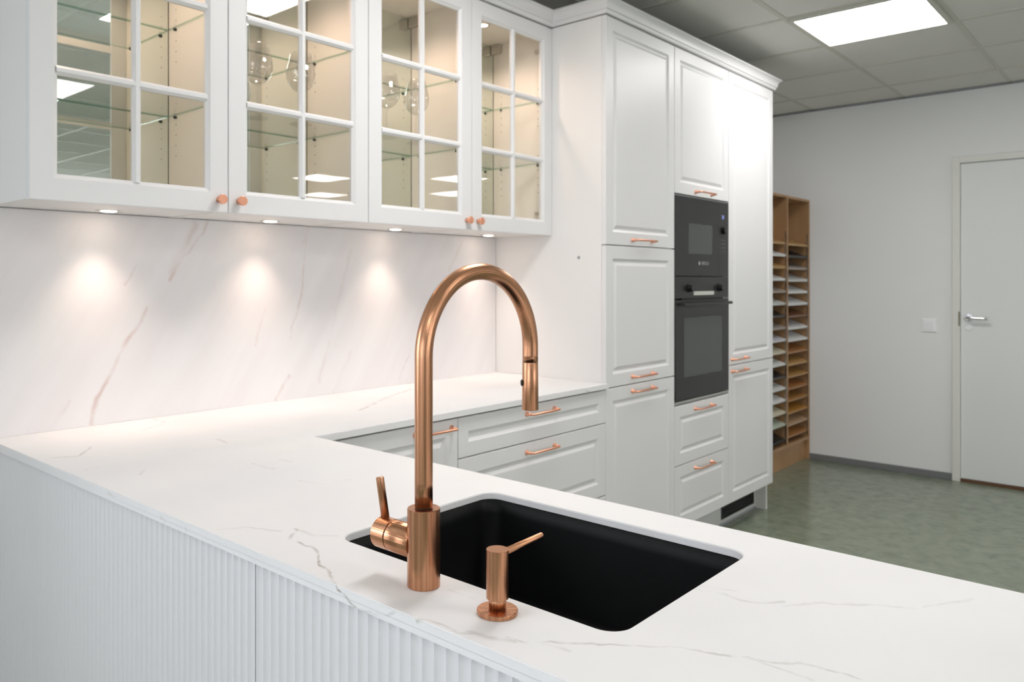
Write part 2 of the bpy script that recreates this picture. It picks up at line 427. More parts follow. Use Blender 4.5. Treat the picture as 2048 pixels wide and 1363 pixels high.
# door in the right wall
D = bpy.data.objects.new('door_1', None); COL.objects.link(D); D.location = (XR, .63, 0); WL[D] = Vector((XR, .63, 0)); D['kind'] = 'structure'
b = B(); box(b, XR - .004, XR + .05, .185, 1.079, .022, 2.083, .002); struct('door_leaf', b, DOORM, D)
b = B()
for (p, q) in ((1.081, 1.126), (.138, .183)): box(b, XR - .022, XR + .11, p, q, 0, 2.13, .003)
box(b, XR - .022, XR + .11, .183, 1.081, 2.087, 2.13, .003); struct('door_frame', b, FRAMEM, D)
b = B(); box(b, XR - .012, XR + .08, .184, 1.080, 0, .019, .002); struct('threshold', b, THRESH, D)
b = B(); lathe(b, (XR - .004, 1.035, 1.078), (-1, 0, 0), [(.026, 0), (.026, .004), (.024, .008), (.010, .009), (.009, .05)], 32)
tube(b, [(XR - .050, 1.036, 1.078), (XR - .056, 1.030, 1.078), (XR - .058, 1.015, 1.077), (XR - .056, .98, 1.074), (XR - .055, .945, 1.073), (XR - .055, .915, 1.073)], [.0095, .0105, .010, .0095, .0095, .0085], 20); struct('door_handle', b, CHROME, D)
b = B(); lathe(b, (XR - .004, 1.035, 1.010), (-1, 0, 0), [(.022, 0), (.022, .003), (.018, .007)], 32); struct('thumb_turn', b, SWITCHM, D)
b = B(); box(b, XR - .0235, XR - .02, 1.081, 1.089, 1.02, 1.115); struct('strike_plate', b, BRASS, D)

# light switch
t = thing('light_switch', 'square white light switch on the right wall beside the white door', 'switch', (XR, 1.26, .975))
boxobj('switch_plate', (XR - .010, XR, 1.216, 1.304, .973, 1.061), SWITCHM, t, .003)
boxobj('switch_rocker', (XR - .014, XR - .010, 1.230, 1.290, .987, 1.047), SWITCHM, t, .002)

# ------------------------------------------------------------------ ceiling light panels
def light_panel():
    t = thing('ceiling_light', 'x', 'ceiling light', (0, 0, ZC - .004), 'square panels lit in the suspended ceiling')
    b = B()
    for (x0, x1, y0, y1) in ((-.283, .283, .268, .288), (-.283, .283, -.288, -.268), (-.283, -.263, -.268, .268), (.263, .283, -.268, .268)):
        box(b, x0, x1, y0, y1, ZC - .016, ZC - .001)
    obj('frame', b, TBAR, t)
    # rounded diffuser
    b = B(); lp = []
    for cx_, cy_, a0 in ((.250, .255, 0), (-.250, .255, 90), (-.250, -.255, 180), (.250, -.255, 270)):
        for k in range(6):
            a = math.radians(a0 + k * 18); lp.append(b.verts.new((cx_ + .022 * math.cos(a), cy_ + .022 * math.sin(a), ZC - .014)))
    lo = lp; hi = [b.verts.new(v.co + Vector((0, 0, .010))) for v in lo]
    b.faces.new(lo); b.faces.new(hi); bridge(b, lo, hi)
    obj('diffuser', b, PANELM, t)
    return t
proto = light_panel()
lights = [(4.135, 1.11, 'bright square light panel in the ceiling beyond the tall cabinets'),
          (1.85, 1.11, 'square light panel in the ceiling above the marble worktop'),
          (1.85, -1.34, 'square light panel mirrored in the leftmost glass-door cabinet'),
          (5.905, -3.69, 'light panel reflected low in the second glass door, upper of the pair'),
          (7.085, -5.19, 'light panel reflected low in the second glass door, lower of the pair'),
          (7.085, -2.49, 'light panel reflected low in the third glass door, upper of the pair'),
          (8.265, -3.69, 'light panel reflected low in the third glass door, lower of the pair'),
          (-.585, -1.29, 'added, unseen square light panel in the ceiling behind, left of the fluted peninsula'),  # this and the following panels are unseen, added for ambient light
          (-.585, -3.69, 'added, unseen square light panel in the ceiling behind, nearest the windows'),
          (1.85, -3.69, 'added, unseen square light panel in the ceiling behind, mid room')]
for i, (x, y, lb) in enumerate(lights):
    if i == 0: proto.location = (x, y, ZC - .004); proto['label'] = lb; WL[proto] = Vector((x, y, ZC - .004))
    else: dup(proto, (x, y, ZC - .004), lb)

# ------------------------------------------------------------------ doors and handles
def raised_front(x0, x1, z0, z1, yf, th=.020, fr=.053, raised=True):
    """painted front with a raised centre field, facing -y"""
    b = B()
    rings = [(0, th), (0, .0018), (.0006, .0006), (.0018, 0), (fr, 0), (fr + .001, .0012), (fr + .009, .0062), (fr + .0105, .0066), (fr + .015, .0066), (fr + .0165, .0062), (fr + .028, .0012), (fr + .030, .0008)]
    if not raised: rings = rings[:4] + [(fr - .005, 0), (fr - .004, .0012), (fr + .005, .0062), (fr + .007, .0066)]
    prev = None
    for ins, dep in rings:
        lp = [b.verts.new((x, yf + dep, z)) for x, z in ((x0 + ins, z0 + ins), (x1 - ins, z0 + ins), (x1 - ins, z1 - ins), (x0 + ins, z1 - ins))]
        if prev: bridge(b, prev, lp)
        else: b.faces.new(lp)
        prev = lp
    b.faces.new(prev)
    return b
def handle_bm(x0, x1, y, z, so=.030, r=.0042):
    b = B()
    for x, s in ((x0, 1), (x1, -1)):
        lathe(b, (x, y, z), (0, -1, 0), [(.0095, 0), (.0095, .0015), (.0075, .005), (.0058, .012), (.005, .019)], 20)
    k = .009
    pts = [(x0, y - .012, z), (x0, y - so + k, z)]
    pts += [(x0 + k - k * math.cos(a), y - so + k - k * math.sin(a), z) for a in (PI/8, PI/4, 3*PI/8, PI/2)]
    pts += [(x1 - k + k * math.sin(a), y - so + k - k * math.cos(a), z) for a in (0, PI/8, PI/4, 3*PI/8)]
    pts += [(x1, y - so + k, z), (x1, y - .012, z)]
    tube(b, pts, r, 14)
    return b
def front(name, parent, x0, x1, z0, z1, yf, hx=None, hz=None):
    o = obj(name, raised_front(x0, x1, z0, z1, yf, raised=(z1 - z0) > .18), PAINT, parent)
    if hx: obj('handle', handle_bm(hx[0], hx[1], yf, hz), COPPER_H, o, 'copper bar handle')
    return o

YT = 1.731          # face of the tall and base fronts
# ------------------------------------------------------------------ wall cabinets with glass doors
YU = 2.000
ZU0, ZU1 = 1.512, 2.403
edges = [(.675, 1.2), (1.202, 1.7245), (1.7265, 2.2435), (2.2455, 2.762)]
SH = (1.822, 2.091)
def pane_door(parent, x0, x1, knob_x):
    b = B(); st = .055; gi = .066; yf = YU; th = .020
    z0, z1 = ZU0, ZU1 - .002
    def lp(ins, dep): return [b.verts.new((x, yf + dep, z)) for x, z in ((x0 + ins, z0 + ins), (x1 - ins, z0 + ins), (x1 - ins, z1 - ins), (x0 + ins, z1 - ins))]
    L = [lp(0, th), lp(0, .0015), lp(.0015, 0), lp(st, 0), lp(st + .002, .0025), lp(gi - .002, .008), lp(gi, .009), lp(gi, th)]
    for i in range(len(L)): bridge(b, L[i], L[(i + 1) % len(L)])
    gx0, gx1, gz0, gz1 = x0 + gi, x1 - gi, z0 + gi, z1 - gi
    xm = (gx0 + gx1) / 2; rowh = (gz1 - gz0) / 3
    def bar(p0, p1, horiz):
        hw, tw = .0115, .0055   # half width at the pane, half width of the flat top
        prof = [(-hw, .009), (-tw, .0025), (-tw + .001, .0012), (tw - .001, .0012), (tw, .0025), (hw, .009), (hw, th - .003), (-hw, th - .003)]
        if not horiz: prof = [(o_, d_ - .0003) for o_, d_ in prof]
        rings = []
        for p in (p0, p1):
            ring = []
            for o_, d_ in prof:
                ring.append(b.verts.new((p[0] + (0 if horiz else o_), yf + d_, p[1] + (o_ if horiz else 0))))
            rings.append(ring)
        bridge(b, rings[0], rings[1]); b.faces.new(list(reversed(rings[0]))); b.faces.new(rings[1])
    for k in (1, 2): bar((gx0 - .004, gz0 + rowh * k), (gx1 + .004, gz0 + rowh * k), True)
    bar((xm, gz0 - .004), (xm, gz1 + .004), False)
    d = obj('door', b, PAINT, parent)
    b = B(); v = [b.verts.new((x, yf + .0125, z)) for x, z in ((gx0 - .002, gz0 - .002), (gx1 + .002, gz0 - .002), (gx1 + .002, gz1 + .002), (gx0 - .002, gz1 + .002))]
    b.faces.new(v); obj('glass_pane', b, GLASS, d)
    b = B(); lathe(b, (knob_x, yf, 1.547), (0, -1, 0), [(.0085, 0), (.006, .004), (.005, .010), (.009, .015), (.0135, .0165), (.0135, .0245), (.0125, .0255)], 32)
    obj('knob', b, COPPER_H, d, 'round copper knob')
    return d
names = [('leftmost white wall cabinet, glass-doored and empty, its knob at bottom right', .0),
         ('second white glass-doored wall cabinet from the left, holding two wine glasses, knob at bottom left', 0),
         ('third white glass-doored wall cabinet from the left, holding two wine glasses, knob at bottom right', 0),
         ('rightmost white wall cabinet with glass door, empty, touching the tall white side panel', 0)]
YI = YU + .0215      # front edge of the carcasses
YM = YB - .012       # mirror face
for i, (x0, x1) in enumerate(edges):
    c = thing('wall_cabinet', names[i][0], 'cabinet', ((x0 + x1) / 2, (YU + YB) / 2, ZU0), 'white wall cabinets with glass doors')
    for s in (0, 1):
        if s == 0: a, e, xi, dx = x0, x0 + .017, x0 + .017, 1
        else: a, e, xi, dx = x1 - .017, x1, x1 - .017, -1
        b = B(); box(b, a, e, YI, YB - .001, ZU0 + .002, ZU1, .0006)
        for f in b.faces:
            cn = f.calc_center_median()
            if abs(cn.x - xi) < .0004: f.material_index = 1
        # shelf-pin holes
        for yy in (2.062, 2.268):
            for k in range(-6, 16):
                zz = 1.70 + k * .032
                if min(abs(zz - s_) for s_ in SH) < .012 or not (1.58 < zz < 2.34): continue
                if 5 < (k % 9) : continue
                ring = [b.verts.new((xi + dx * .0004, yy + .0024 * math.cos(q), zz + .0024 * math.sin(q))) for q in [PI / 4 * n for n in range(8)]]
                f = b.faces.new(ring); f.material_index = 2
        obj('side_panel', b, [CARC, INNER, GAP], c)
    b = B(); box(b, x0 + .0172, x1 - .0172, YI, YB - .001, ZU0 + .004, ZU0 + .020, .0004)
    for f in b.faces:
        if f.calc_center_median().z > ZU0 + .0195: f.material_index = 1
    obj('bottom_panel', b, [CARC, INNER], c)
    b = B(); box(b, x0 + .0172, x1 - .0172, YI, YB - .001, ZU1 - .018, ZU1 - .001, .0004); obj('top_panel', b, INNER, c)
    b = B(); box(b, x0 + .0175, x1 - .0175, YM, YB - .003, ZU0 + .0202, ZU1 - .0182); box(b, x0 + .0173, x0 + .0193, YM - .0006, YM - .0001, ZU0 + .0202, ZU1 - .0182, mi=1); box(b, x1 - .0193, x1 - .0173, YM - .0006, YM - .0001, ZU0 + .0202, ZU1 - .0182, mi=1); obj('mirror_back', b, [MIRROR, DARKRING], c)
    for zs in SH:
        b = B(); box(b, x0 + .020, x1 - .020, YI + .014, YM - .004, zs + .001, zs + .006)
        for f in b.faces:
            n = f.normal if f.normal.length else Vector((0, 0, 1))
            f.normal_update()
            if abs(f.normal.z) < .5: f.material_index = 1
        sh = obj('glass_shelf', b, [SHELFG, SHELFE], c)
        for xx, dx in ((x0 + .017, 1), (x1 - .017, -1)):
            for yy in (2.062, 2.268):
                b = B(); lathe(b, (xx, yy, zs - .004), (dx, 0, 0), [(.0045, 0), (.0045, .007), (.003, .009)], 12)
                lathe(b, (xx + dx * .004, yy, zs - .008), (0, 0, 1), [(.004, 0), (.004, .0075)], 12)
                obj('shelf_pin', b, BLACKP, sh)
    kx = x1 - .021 if i in (0, 2) else x0 + .021
    # knob x measured on the door face, shifted a little because the knob stands off
    d = pane_door(c, x0, x1, kx + (-.008 if i in (0, 2) else .012))
    hx = x0 + .017 if i in (0, 2) else x1 - .017
    dx = 1 if i in (0, 2) else -1
    for zz in (1.609, 2.310):
        b = B(); box(b, min(hx, hx + dx * .012), max(hx, hx + dx * .012), YI + .004, YI + .052, zz - .008, zz + .008, .002)
        box(b, min(hx, hx + dx * .010), max(hx, hx + dx * .010), YI - .002, YI + .006, zz - .017, zz + .017, .001)
        obj('hinge', b, NICKEL, d)
    # hanging bracket covers in the upper back corners
    for xx, s in ((x0 + .017, 1), (x1 - .017, -1)):
        b = B(); xa, xb = sorted((xx, xx + s * .020)); box(b, xa, xb, YM - .052, YM - .002, 2.343, 2.384, .002)
        obj('bracket_cover', b, NICKEL, c)
# dark shadow gap between cabinet tops and the crown is formed by the crown itself (see below)

# ------------------------------------------------------------------ downlights
def downlight(name, label, x, y, z, group, r=.034):
    t = thing(name, label, 'downlight', (x, y, z), group)
    b = B(); lathe(b, (x, y, z), (0, 0, -1), [(r, 0), (r, .0012), (r - .004, .002), (r * .68, .002), (r * .66, .0005)], 40, cap0=False, cap1=False); obj('trim_ring', b, STEEL, t)
    b = B(); lathe(b, (x, y, z), (0, 0, -1), [(r * .62, .0), (r * .62, .0025), (r * .45, .0042), (r * .2, .005)], 32); obj('lens', b, LEDW, t)
    return t
def spot(x, y, z, power, size, blend, col=(1.0, .78, .64)):
    d = bpy.data.lights.new('downlight_beam', 'SPOT'); d.energy = power; d.spot_size = math.radians(size); d.spot_blend = blend
    d.color = col; d.shadow_soft_size = .030
    o = bpy.data.objects.new('downlight_beam', d); COL.objects.link(o); o.location = (x, y, z)
    return o
dl = [(.957, 'leftmost round downlight under the wall cabinets'), (1.490, 'second round downlight from the left under the wall cabinets'),
      (2.053, 'third round downlight from the left under the wall cabinets'), (2.600, 'rightmost round downlight under the wall cabinets')]
for k, (x, lb) in enumerate(dl):
    downlight('downlight', lb, x, 2.222, ZU0 + .004, 'round warm downlights under the wall cabinets')
    spot(x, 2.222, ZU0 - .004, DOWN_W, 92, 1.0)
pl = ['in the ceiling of the leftmost wall cabinet', 'in the top of the second wall cabinet', 'in the top of the third wall cabinet', 'glowing inside the top of the rightmost wall cabinet']
for k, (x0, x1) in enumerate(edges):
    x = (x0 + x1) / 2 - .02
    downlight('cabinet_downlight', 'small warm downlight ' + pl[k], x, 2.150, ZU1 - .018, 'round warm downlights inside the wall cabinets', .028)
    spot(x, 2.150, ZU1 - .026, INNER_W, 150, .8, (1.0, .71, .56))

# ------------------------------------------------------------------ wine glasses
def wine_glass(loc):
    t = B(); o = Vector(loc)
    outer = [(.036, 0), (.0365, .0008), (.034, .002), (.018, .005), (.007, .010), (.0040, .020), (.0034, .05), (.0034, .085), (.0045, .100), (.010, .107), (.024, .114), (.037, .128), (.0452, .148), (.0468, .165), (.0445, .185), (.038, .212), (.0335, .232)]
    inner = [(.0325, .232), (.037, .212), (.0435, .185), (.0458, .165), (.0442, .148), (.036, .1295), (.023, .1165), (.010, .111), (.0005, .110)]
    def smooth(p, n=3):
        out = []
        for i in range(len(p) - 1):
            p0 = p[max(i-1, 0)]; p1 = p[i]; p2 = p[i+1]; p3 = p[min(i+2, len(p)-1)]
            for k in range(n):
                s = k / n
                out.append(tuple(.5 * (2*p1[j] + (p2[j]-p0[j])*s + (2*p0[j]-5*p1[j]+4*p2[j]-p3[j])*s*s + (3*p1[j]-p0[j]-3*p2[j]+p3[j])*s**3) for j in (0, 1)))
        out.append(p[-1]); return out
    prof = outer[:4] + smooth(outer[4:]) + smooth(inner)
    prev = None
    for r, h in prof:
        lp = ring_loop(t, o + Vector((0, 0, h)), Vector((1, 0, 0)), Vector((0, 1, 0)), r, 40)
        if prev: bridge(t, prev, lp, 0, True)
        else: t.faces.new(list(reversed(lp)))
        prev = lp
    t.faces.new(prev)
    return obj('wine_glass', t, CRYSTAL)
ZG = SH[0] + .0062
g0 = wine_glass((1.388, 2.14, ZG)); tag(g0, 'clear balloon wine glass on the glass shelf, left one in the second wall cabinet', 'glass', 'wine glasses in the wall cabinets')
for (x, y, lb) in ((1.541, 2.125, 'clear balloon wine glass on the glass shelf, right one in the second wall cabinet'),
                   (1.893, 2.095, 'clear balloon wine glass on the glass shelf, left one in the third wall cabinet'),
                   (2.045, 2.100, 'clear balloon wine glass on the glass shelf, right one in the third wall cabinet')):
    g = g0.copy(); COL.objects.link(g); g.location = (x, y, ZG); g['label'] = lb; WL[g] = Vector((x, y, ZG))

# ------------------------------------------------------------------ marble backsplash and worktop
b = B(); box(b, .60, 2.7605, YB - .012, YB - .0005, .9005, ZU0 + .001); o = obj('backsplash', b, SPLASH); tag(o, 'pinkish white marble backsplash panel behind the worktop under the wall cabinets', 'backsplash')

WX0, WX1, WYI, WYE = .682, 1.292, 1.718, -.75
SX0, SX1, SY0, SY1, SR = .811, 1.194, .492, 1.017, .030
def rrect(x0, x1, y0, y1, r, n=8):
    out = []
    for cx_, cy_, a0 in ((x1 - r, y1 - r, 0), (x0 + r, y1 - r, 90), (x0 + r, y0 + r, 180), (x1 - r, y0 + r, 270)):
        for k in range(n + 1):
            a = math.radians(a0 + 90 * k / n); out.append((cx_ + r * math.cos(a), cy_ + r * math.sin(a)))
    return out
b = B()
outer = [(WX0, WYE), (WX1, WYE), (WX1, WYI), (2.7615, WYI), (2.7615, YB - .0005), (WX0, YB - .0005)]
ov = [b.verts.new((x, y, .9)) for x, y in outer]; hv = [b.verts.new((x, y, .9)) for x, y in rrect(SX0, SX1, SY0, SY1, SR)]
ed = [b.edges.new((l[i], l[(i + 1) % len(l)])) for l in (ov, hv) for i in range(len(l))]
r = bmesh.ops.triangle_fill(b, use_beauty=True, edges=ed)
fs = [g for g in r['geom'] if isinstance(g, bmesh.types.BMFace)]
bmesh.ops.recalc_face_normals(b, faces=b.faces[:])
ex = bmesh.ops.extrude_face_region(b, geom=b.faces[:])
for v in [g for g in ex['geom'] if isinstance(g, bmesh.types.BMVert)]: v.co.z -= .012
bmesh.ops.recalc_face_normals(b, faces=b.faces[:])
te = [e for e in b.edges if all(abs(v.co.z - .9) < 1e-5 for v in e.verts) and len(e.link_faces) == 2 and abs(e.link_faces[0].normal.dot(e.link_faces[1].normal)) < .3]
bmesh.ops.bevel(b, geom=te, offset=.0014, segments=2, affect='EDGES')
for (x0, x1, y0, y1) in ((WX0, WX0 + .02, WYE, YB - .001), (WX1 - .02, WX1, WYE, WYI), (WX1 - .02, 2.7615, WYI, WYI + .02), (WX0 + .02, WX1 - .02, WYE, WYE + .02)):
    box(b, x0, x1, y0, y1, .880, .8882)
o = obj('worktop', b, STONE); tag(o, 'white marble L-shaped worktop with fine grey-brown veins and a sink cut-out', 'worktop')

# ------------------------------------------------------------------ undermount sink
t = thing('kitchen_sink', 'matte black rectangular undermount sink set in the white marble worktop', 'sink', ((SX0 + SX1) / 2, (SY0 + SY1) / 2, .69))
b = B(); prev = None
for (g, z, r) in ((.028, .876, .055), (.028, .8878, .055), (.003, .8878, .034), (-.0005, .8862, .032), (-.001, .86, .032), (-.006, .715, .036), (-.012, .703, .040), (-.022, .694, .044), (-.040, .690, .05)):
    lp = [b.verts.new((x, y, z)) for x, y in rrect(SX0 - g, SX1 + g, SY0 - g, SY1 + g, r)]
    if prev: bridge(b, prev, lp, 0, True)
    prev = lp
ctr = [b.verts.new((1.0 + .045 * math.cos(a), .755 + .045 * math.sin(a), .688)) for a in [2 * PI * k / 36 + PI / 36 for k in range(36)]]
bridge(b, prev, ctr); b.faces.new(ctr)
# outside of the bowl
out1 = [b.verts.new((x, y, .876)) for x, y in rrect(SX0 - .012, SX1 + .012, SY0 - .012, SY1 + .012, .05)]
out2 = [b.verts.new((x, y, .680)) for x, y in rrect(SX0 + .005, SX1 - .005, SY0 + .005, SY1 - .005, .05)]
bridge(b, out1, out2); b.faces.new(out2)
obj('bowl', b, SINKM, t)
b = B(); lathe(b, (1.0, .755, .689), (0, 0, 1), [(.043, 0), (.043, .002), (.036, .0025), (.034, .0008)], 36); obj('drain', b, BLACKP, t)

# ------------------------------------------------------------------ faucet
FX, FY = .763, .769
t = thing('kitchen_faucet', 'tall brushed copper gooseneck kitchen faucet standing on the worktop at the black sink', 'faucet', (FX, FY, .9))
b = B(); lathe(b, (FX, FY, .9001), (0, 0, 1), [(.0222, 0), (.0227, .0006), (.0227, .1060), (.0219, .1070), (.0142, .1070)], 96, cap1=True)
obj('body', b, COPPER, t)
b = B()
pts = [(FX, FY, 1.0085)] + [(FX, FY, 1.0085 + k * .0341) for k in range(1, 6)]
zc = 1.2130; RR = .120
pts += [(FX, FY, zc)] + [(FX + RR - RR * math.cos(a), FY, zc + RR * math.sin(a)) for a in [PI * k / 48 for k in range(1, 48)]] + [(FX + 2 * RR, FY, zc), (FX + 2 * RR, FY, 1.2), (FX + 2 * RR, FY, 1.1897)]
tube(b, pts, .0125, 64)
obj('spout', b, COPPER, t)
b = B(); lathe(b, (FX, FY, 1.0070), (0, 0, 1), [(.0112, 0), (.0112, .0018)], 48); obj('swivel_ring', b, DARKRING, t)
b = B(); cyl(b, (FX + 2 * RR, FY, 1.1890), (FX + 2 * RR, FY, 1.1898), .0121, 40); obj('joint_ring', b, DARKRING, t)
b = B(); lathe(b, (FX + 2 * RR, FY, 1.1890), (0, 0, -1), [(.0124, 0), (.0126, .0005), (.0132, .0752), (.0128, .0762), (.0105, .0762), (.0100, .071)], 64)
h = obj('spray_head', b, COPPER, t)
b = B(); lathe(b, (FX + 2 * RR - .0088, FY + .0086, 1.156), (-.72, .69, 0), [(.0052, 0), (.0052, .0022), (.0035, .0032)], 24); obj('spray_button', b, BLACKP, h)
b = B(); lathe(b, (FX + 2 * RR, FY, 1.1178), (0, 0, -1), [(.0098, 0), (.0098, .0035)], 32); obj('aerator', b, BLACKP, h)
b = B(); lathe(b, (FX, FY + .012, .956), (0, 1, 0), [(.0222, 0), (.0222, .0460), (.0216, .0468)], 80); obj('lever_base', b, COPPER, t)
b = B(); lathe(b, (FX, FY + .0570, .956), (0, 1, 0), [(.0198, 0), (.0198, .003)], 64); obj('lever_gap', b, DARKRING, t)
b = B(); lathe(b, (FX, FY + .0602, .956), (0, 1, 0), [(.0215, 0), (.0222, .0007), (.0222, .0262), (.0216, .0268)], 80)
lv = obj('lever_cap', b, COPPER, t)
b = B(); p0 = Vector((FX, FY + .0775, .972)); p1 = Vector((FX - .001, FY + .0895, 1.0345)); d_ = (p1 - p0); L_ = d_.length
lathe(b, p0, d_, [(.0060, 0), (.0059, L_ - .0012), (.0050, L_)], 24); obj('lever', b, COPPER, lv)
b = B(); lathe(b, at(834.5, 1007.5, 1, FY - .0108), (-.55, -.83, 0), [(.0011, -.001), (.0011, .0012)], 12); obj('grub_screw', b, DARKRING, t)

# ------------------------------------------------------------------ soap dispenser
DX, DY = .763, .637
t = thing('soap_dispenser', 'small brushed copper soap dispenser with a thin spout standing beside the faucet', 'soap dispenser', (DX, DY, .9))
b = B(); lathe(b, (DX, DY, .9001), (0, 0, 1), [(.0256, 0), (.0260, .0006), (.0260, .0048), (.0253, .0056), (.012, .0056)], 72); obj('base_ring', b, COPPER, t)
b = B(); lathe(b, (DX, DY, .9055), (0, 0, 1), [(.0110, 0), (.0110, .020)], 56); obj('neck', b, COPPER, t)
b = B(); lathe(b, (DX, DY, .9190), (0, 0, 1), [(.0136, 0), (.0141, .0005), (.0141, .0615), (.0136, .0620)], 72); o = obj('pump_head', b, COPPER, t)
b = B(); p0 = (DX + .012, DY, .9735); p1 = (DX + .0935, DY, .9765)
lathe(b, p0, Vector(p1) - Vector(p0), [(.0043, 0), (.0037, .0805), (.0030, .0815)], 24); obj('spout', b, COPPER, o)

# ------------------------------------------------------------------ peninsula with fluted cladding
def fluted(y0, y1, x=.6895, th=.018, z0=.0, z1=.8795, pitch=.0205):
    b = B(); n = max(1, round((y1 - y0) / pitch)); p = (y1 - y0) / n; prof = []
    for i in range(n):
        for k in range(8):
            s = k / 8; prof.append((x + .0042 * (4 * s * (1 - s)), y0 + (i + s) * p))
    prof.append((x, y1))
    lo = [b.verts.new((q[0], q[1], z0)) for q in prof]; hi = [b.verts.new((q[0], q[1], z1)) for q in prof]
    for i in range(len(prof) - 1):
        f = b.faces.new((lo[i], lo[i+1], hi[i+1], hi[i])); 
        f.smooth = True
    bl = [b.verts.new((x + th, q, z0)) for q in (y0, y1)]; bh = [b.verts.new((x + th, q, z1)) for q in (y0, y1)]
    b.faces.new((bl[0], bl[1], bh[1], bh[0]))
    b.faces.new(hi + [bh[1], bh[0]]); b.faces.new(lo + [bl[1], bl[0]])
    b.faces.new((lo[0], bl[0], bh[0], hi[0])); b.faces.new((lo[-1], bl[1], bh[1], hi[-1]))
    # keep the ridges crisp
    for e in b.edges:
        if abs(e.verts[0].co.x - x) < 1e-6 and abs(e.verts[1].co.x - x) < 1e-6 and abs(e.verts[0].co.y - e.verts[1].co.y) < 1e-6: e.smooth = False
    return b
t = thing('peninsula_cabinet', 'peninsula clad in pale grey vertically fluted panels under the marble worktop', 'cabinet', (.98, .9, 0))
b = B()
box(b, .708, .726, -.70, 2.30, .0, .8795); box(b, 1.232, 1.25, -.70, 1.70, .08, .8795)
box(b, .726, 1.232, -.70, -.682, 0, .8795); box(b, .726, 1.232, 2.28, 2.30, 0, .8795)
box(b, .726, 1.232, -.682, 2.28, .08, .098); box(b, 1.18, 1.2, -.70, 1.70, 0, .08)
for yy in (.40, 1.10): box(b, .726, 1.232, yy, yy + .016, .098, .86)
obj('carcass', b, CARC, t)
obj('fluted_panel', fluted(1.0705, YB - .004), FLUTE, t)
obj('fluted_panel', fluted(-.70, 1.0675), FLUTE, t)
for (y0, y1) in ((-.70, -.10), (-.097, .40), (.403, 1.10), (1.103, 1.70)):
    boxobj('door', (1.2505, 1.2705, y0, y1, .162, .873), PAINT, t, .002)

# ------------------------------------------------------------------ base cabinets along the back wall
t = thing('base_cabinet', 'white base cabinet with a single door in the inner corner beside the peninsula', 'cabinet', (1.6, 2.0, .16))
b = B(); box(b, 1.33, 1.874, YT + .022, YB - .002, .162, .8795); obj('carcass', b, CARC, t)
front('door', t, 1.33, 1.8730, .163, .872, YT, (1.680, 1.843), .845)
t = thing('drawer_cabinet', 'white base cabinet with three wide drawers and copper handles left of the tall units', 'cabinet', (2.32, 2.0, .16))
b = B(); box(b, 1.8755, 2.7605, YT + .022, YB - .002, .162, .8795); obj('carcass', b, CARC, t)
front('drawer', t, 1.876, 2.7595, .7400, .8720, YT, (2.236, 2.404), .841)
front('drawer', t, 1.876, 2.7595, .4465, .7365, YT, (2.236, 2.404), .703)
front('drawer', t, 1.876, 2.7595, .163, .4430, YT, (2.236, 2.404), .410)
# ------------------------------------------------------------------ tall units
YD = YT + .0215
def carcass(x0, x1, z0, z1, extra=()):
    b = B()
    box(b, x0, x0 + .017, YD, YB - .002, z0, z1, .0005); box(b, x1 - .017, x1, YD, YB - .002, z0, z1, .0005)
    box(b, x0 + .0172, x1 - .0172, YB - .012, YB - .002, z0, z1)
    for (a, c) in ((z0, z0 + .016), (z1 - .016, z1)) + tuple(extra): box(b, x0 + .0172, x1 - .0172, YD + .001, YB - .0125, a, c)
    return b
t = thing('tall_cabinet', 'tall white cabinet with three raised-panel doors left of the black ovens', 'cabinet', (3.055, 2.0, 0))
obj('carcass', carcass(2.763, 3.350, .162, 2.403, ((.868, .884), (1.456, 1.472))), CARC, t)
front('door', t, 2.7625, 3.3480, 1.4665, 2.4020, YT, (2.970, 3.140), 1.491)
front('door', t, 2.7625, 3.3480, .8790, 1.4620, YT, (2.970, 3.140), .909)
front('door', t, 2.7625, 3.3480, .163, .8750, YT, (2.970, 3.140), .847)
b = B(); cyl(b, (2.7632, 1.863, 1.415), (2.7615, 1.863, 1.415), .007, 20); obj('cover_cap', b, SEAL, t)

t = thing('oven_cabinet', 'tall white cabinet housing the black microwave and oven over two drawers', 'cabinet', (3.64, 2.0, 0))
obj('carcass', carcass(3.3515, 3.9365, .162, 2.403, ((.437, .453), (.722, .738), (1.720, 1.736))), CARC, t)
front('door', t, 3.3520, 3.9340, 1.7250, 2.4020, YT, (3.562, 3.735), 1.745)
front('drawer', t, 3.3520, 3.9340, .4560, .7330, YT, (3.556, 3.730), .702)
front('drawer', t, 3.3520, 3.9340, .163, .4525, YT, (3.556, 3.730), .418)
t = thing('pantry_cabinet', 'tall white two-door cabinet right of the ovens at the end of the row', 'cabinet', (4.24, 2.0, 0))
b = carcass(3.9380, 4.5300, .162, 2.403, ((.868, .884),)); obj('carcass', b, CARC, t)
front('door', t, 3.9385, 4.5310, .8790, 2.4020, YT, (3.975, 4.142), .908)
front('door', t, 3.9385, 4.5310, .163, .8750, YT, (3.975, 4.142), .846)
b = B(); box(b, 4.5302, 4.5482, 1.770, YB - .002, 0, .1615, .0006); box(b, 4.5302, 4.5482, YD + .001, YB - .002, .1615, 2.403, .0006); obj('end_panel', b, CARC, t)

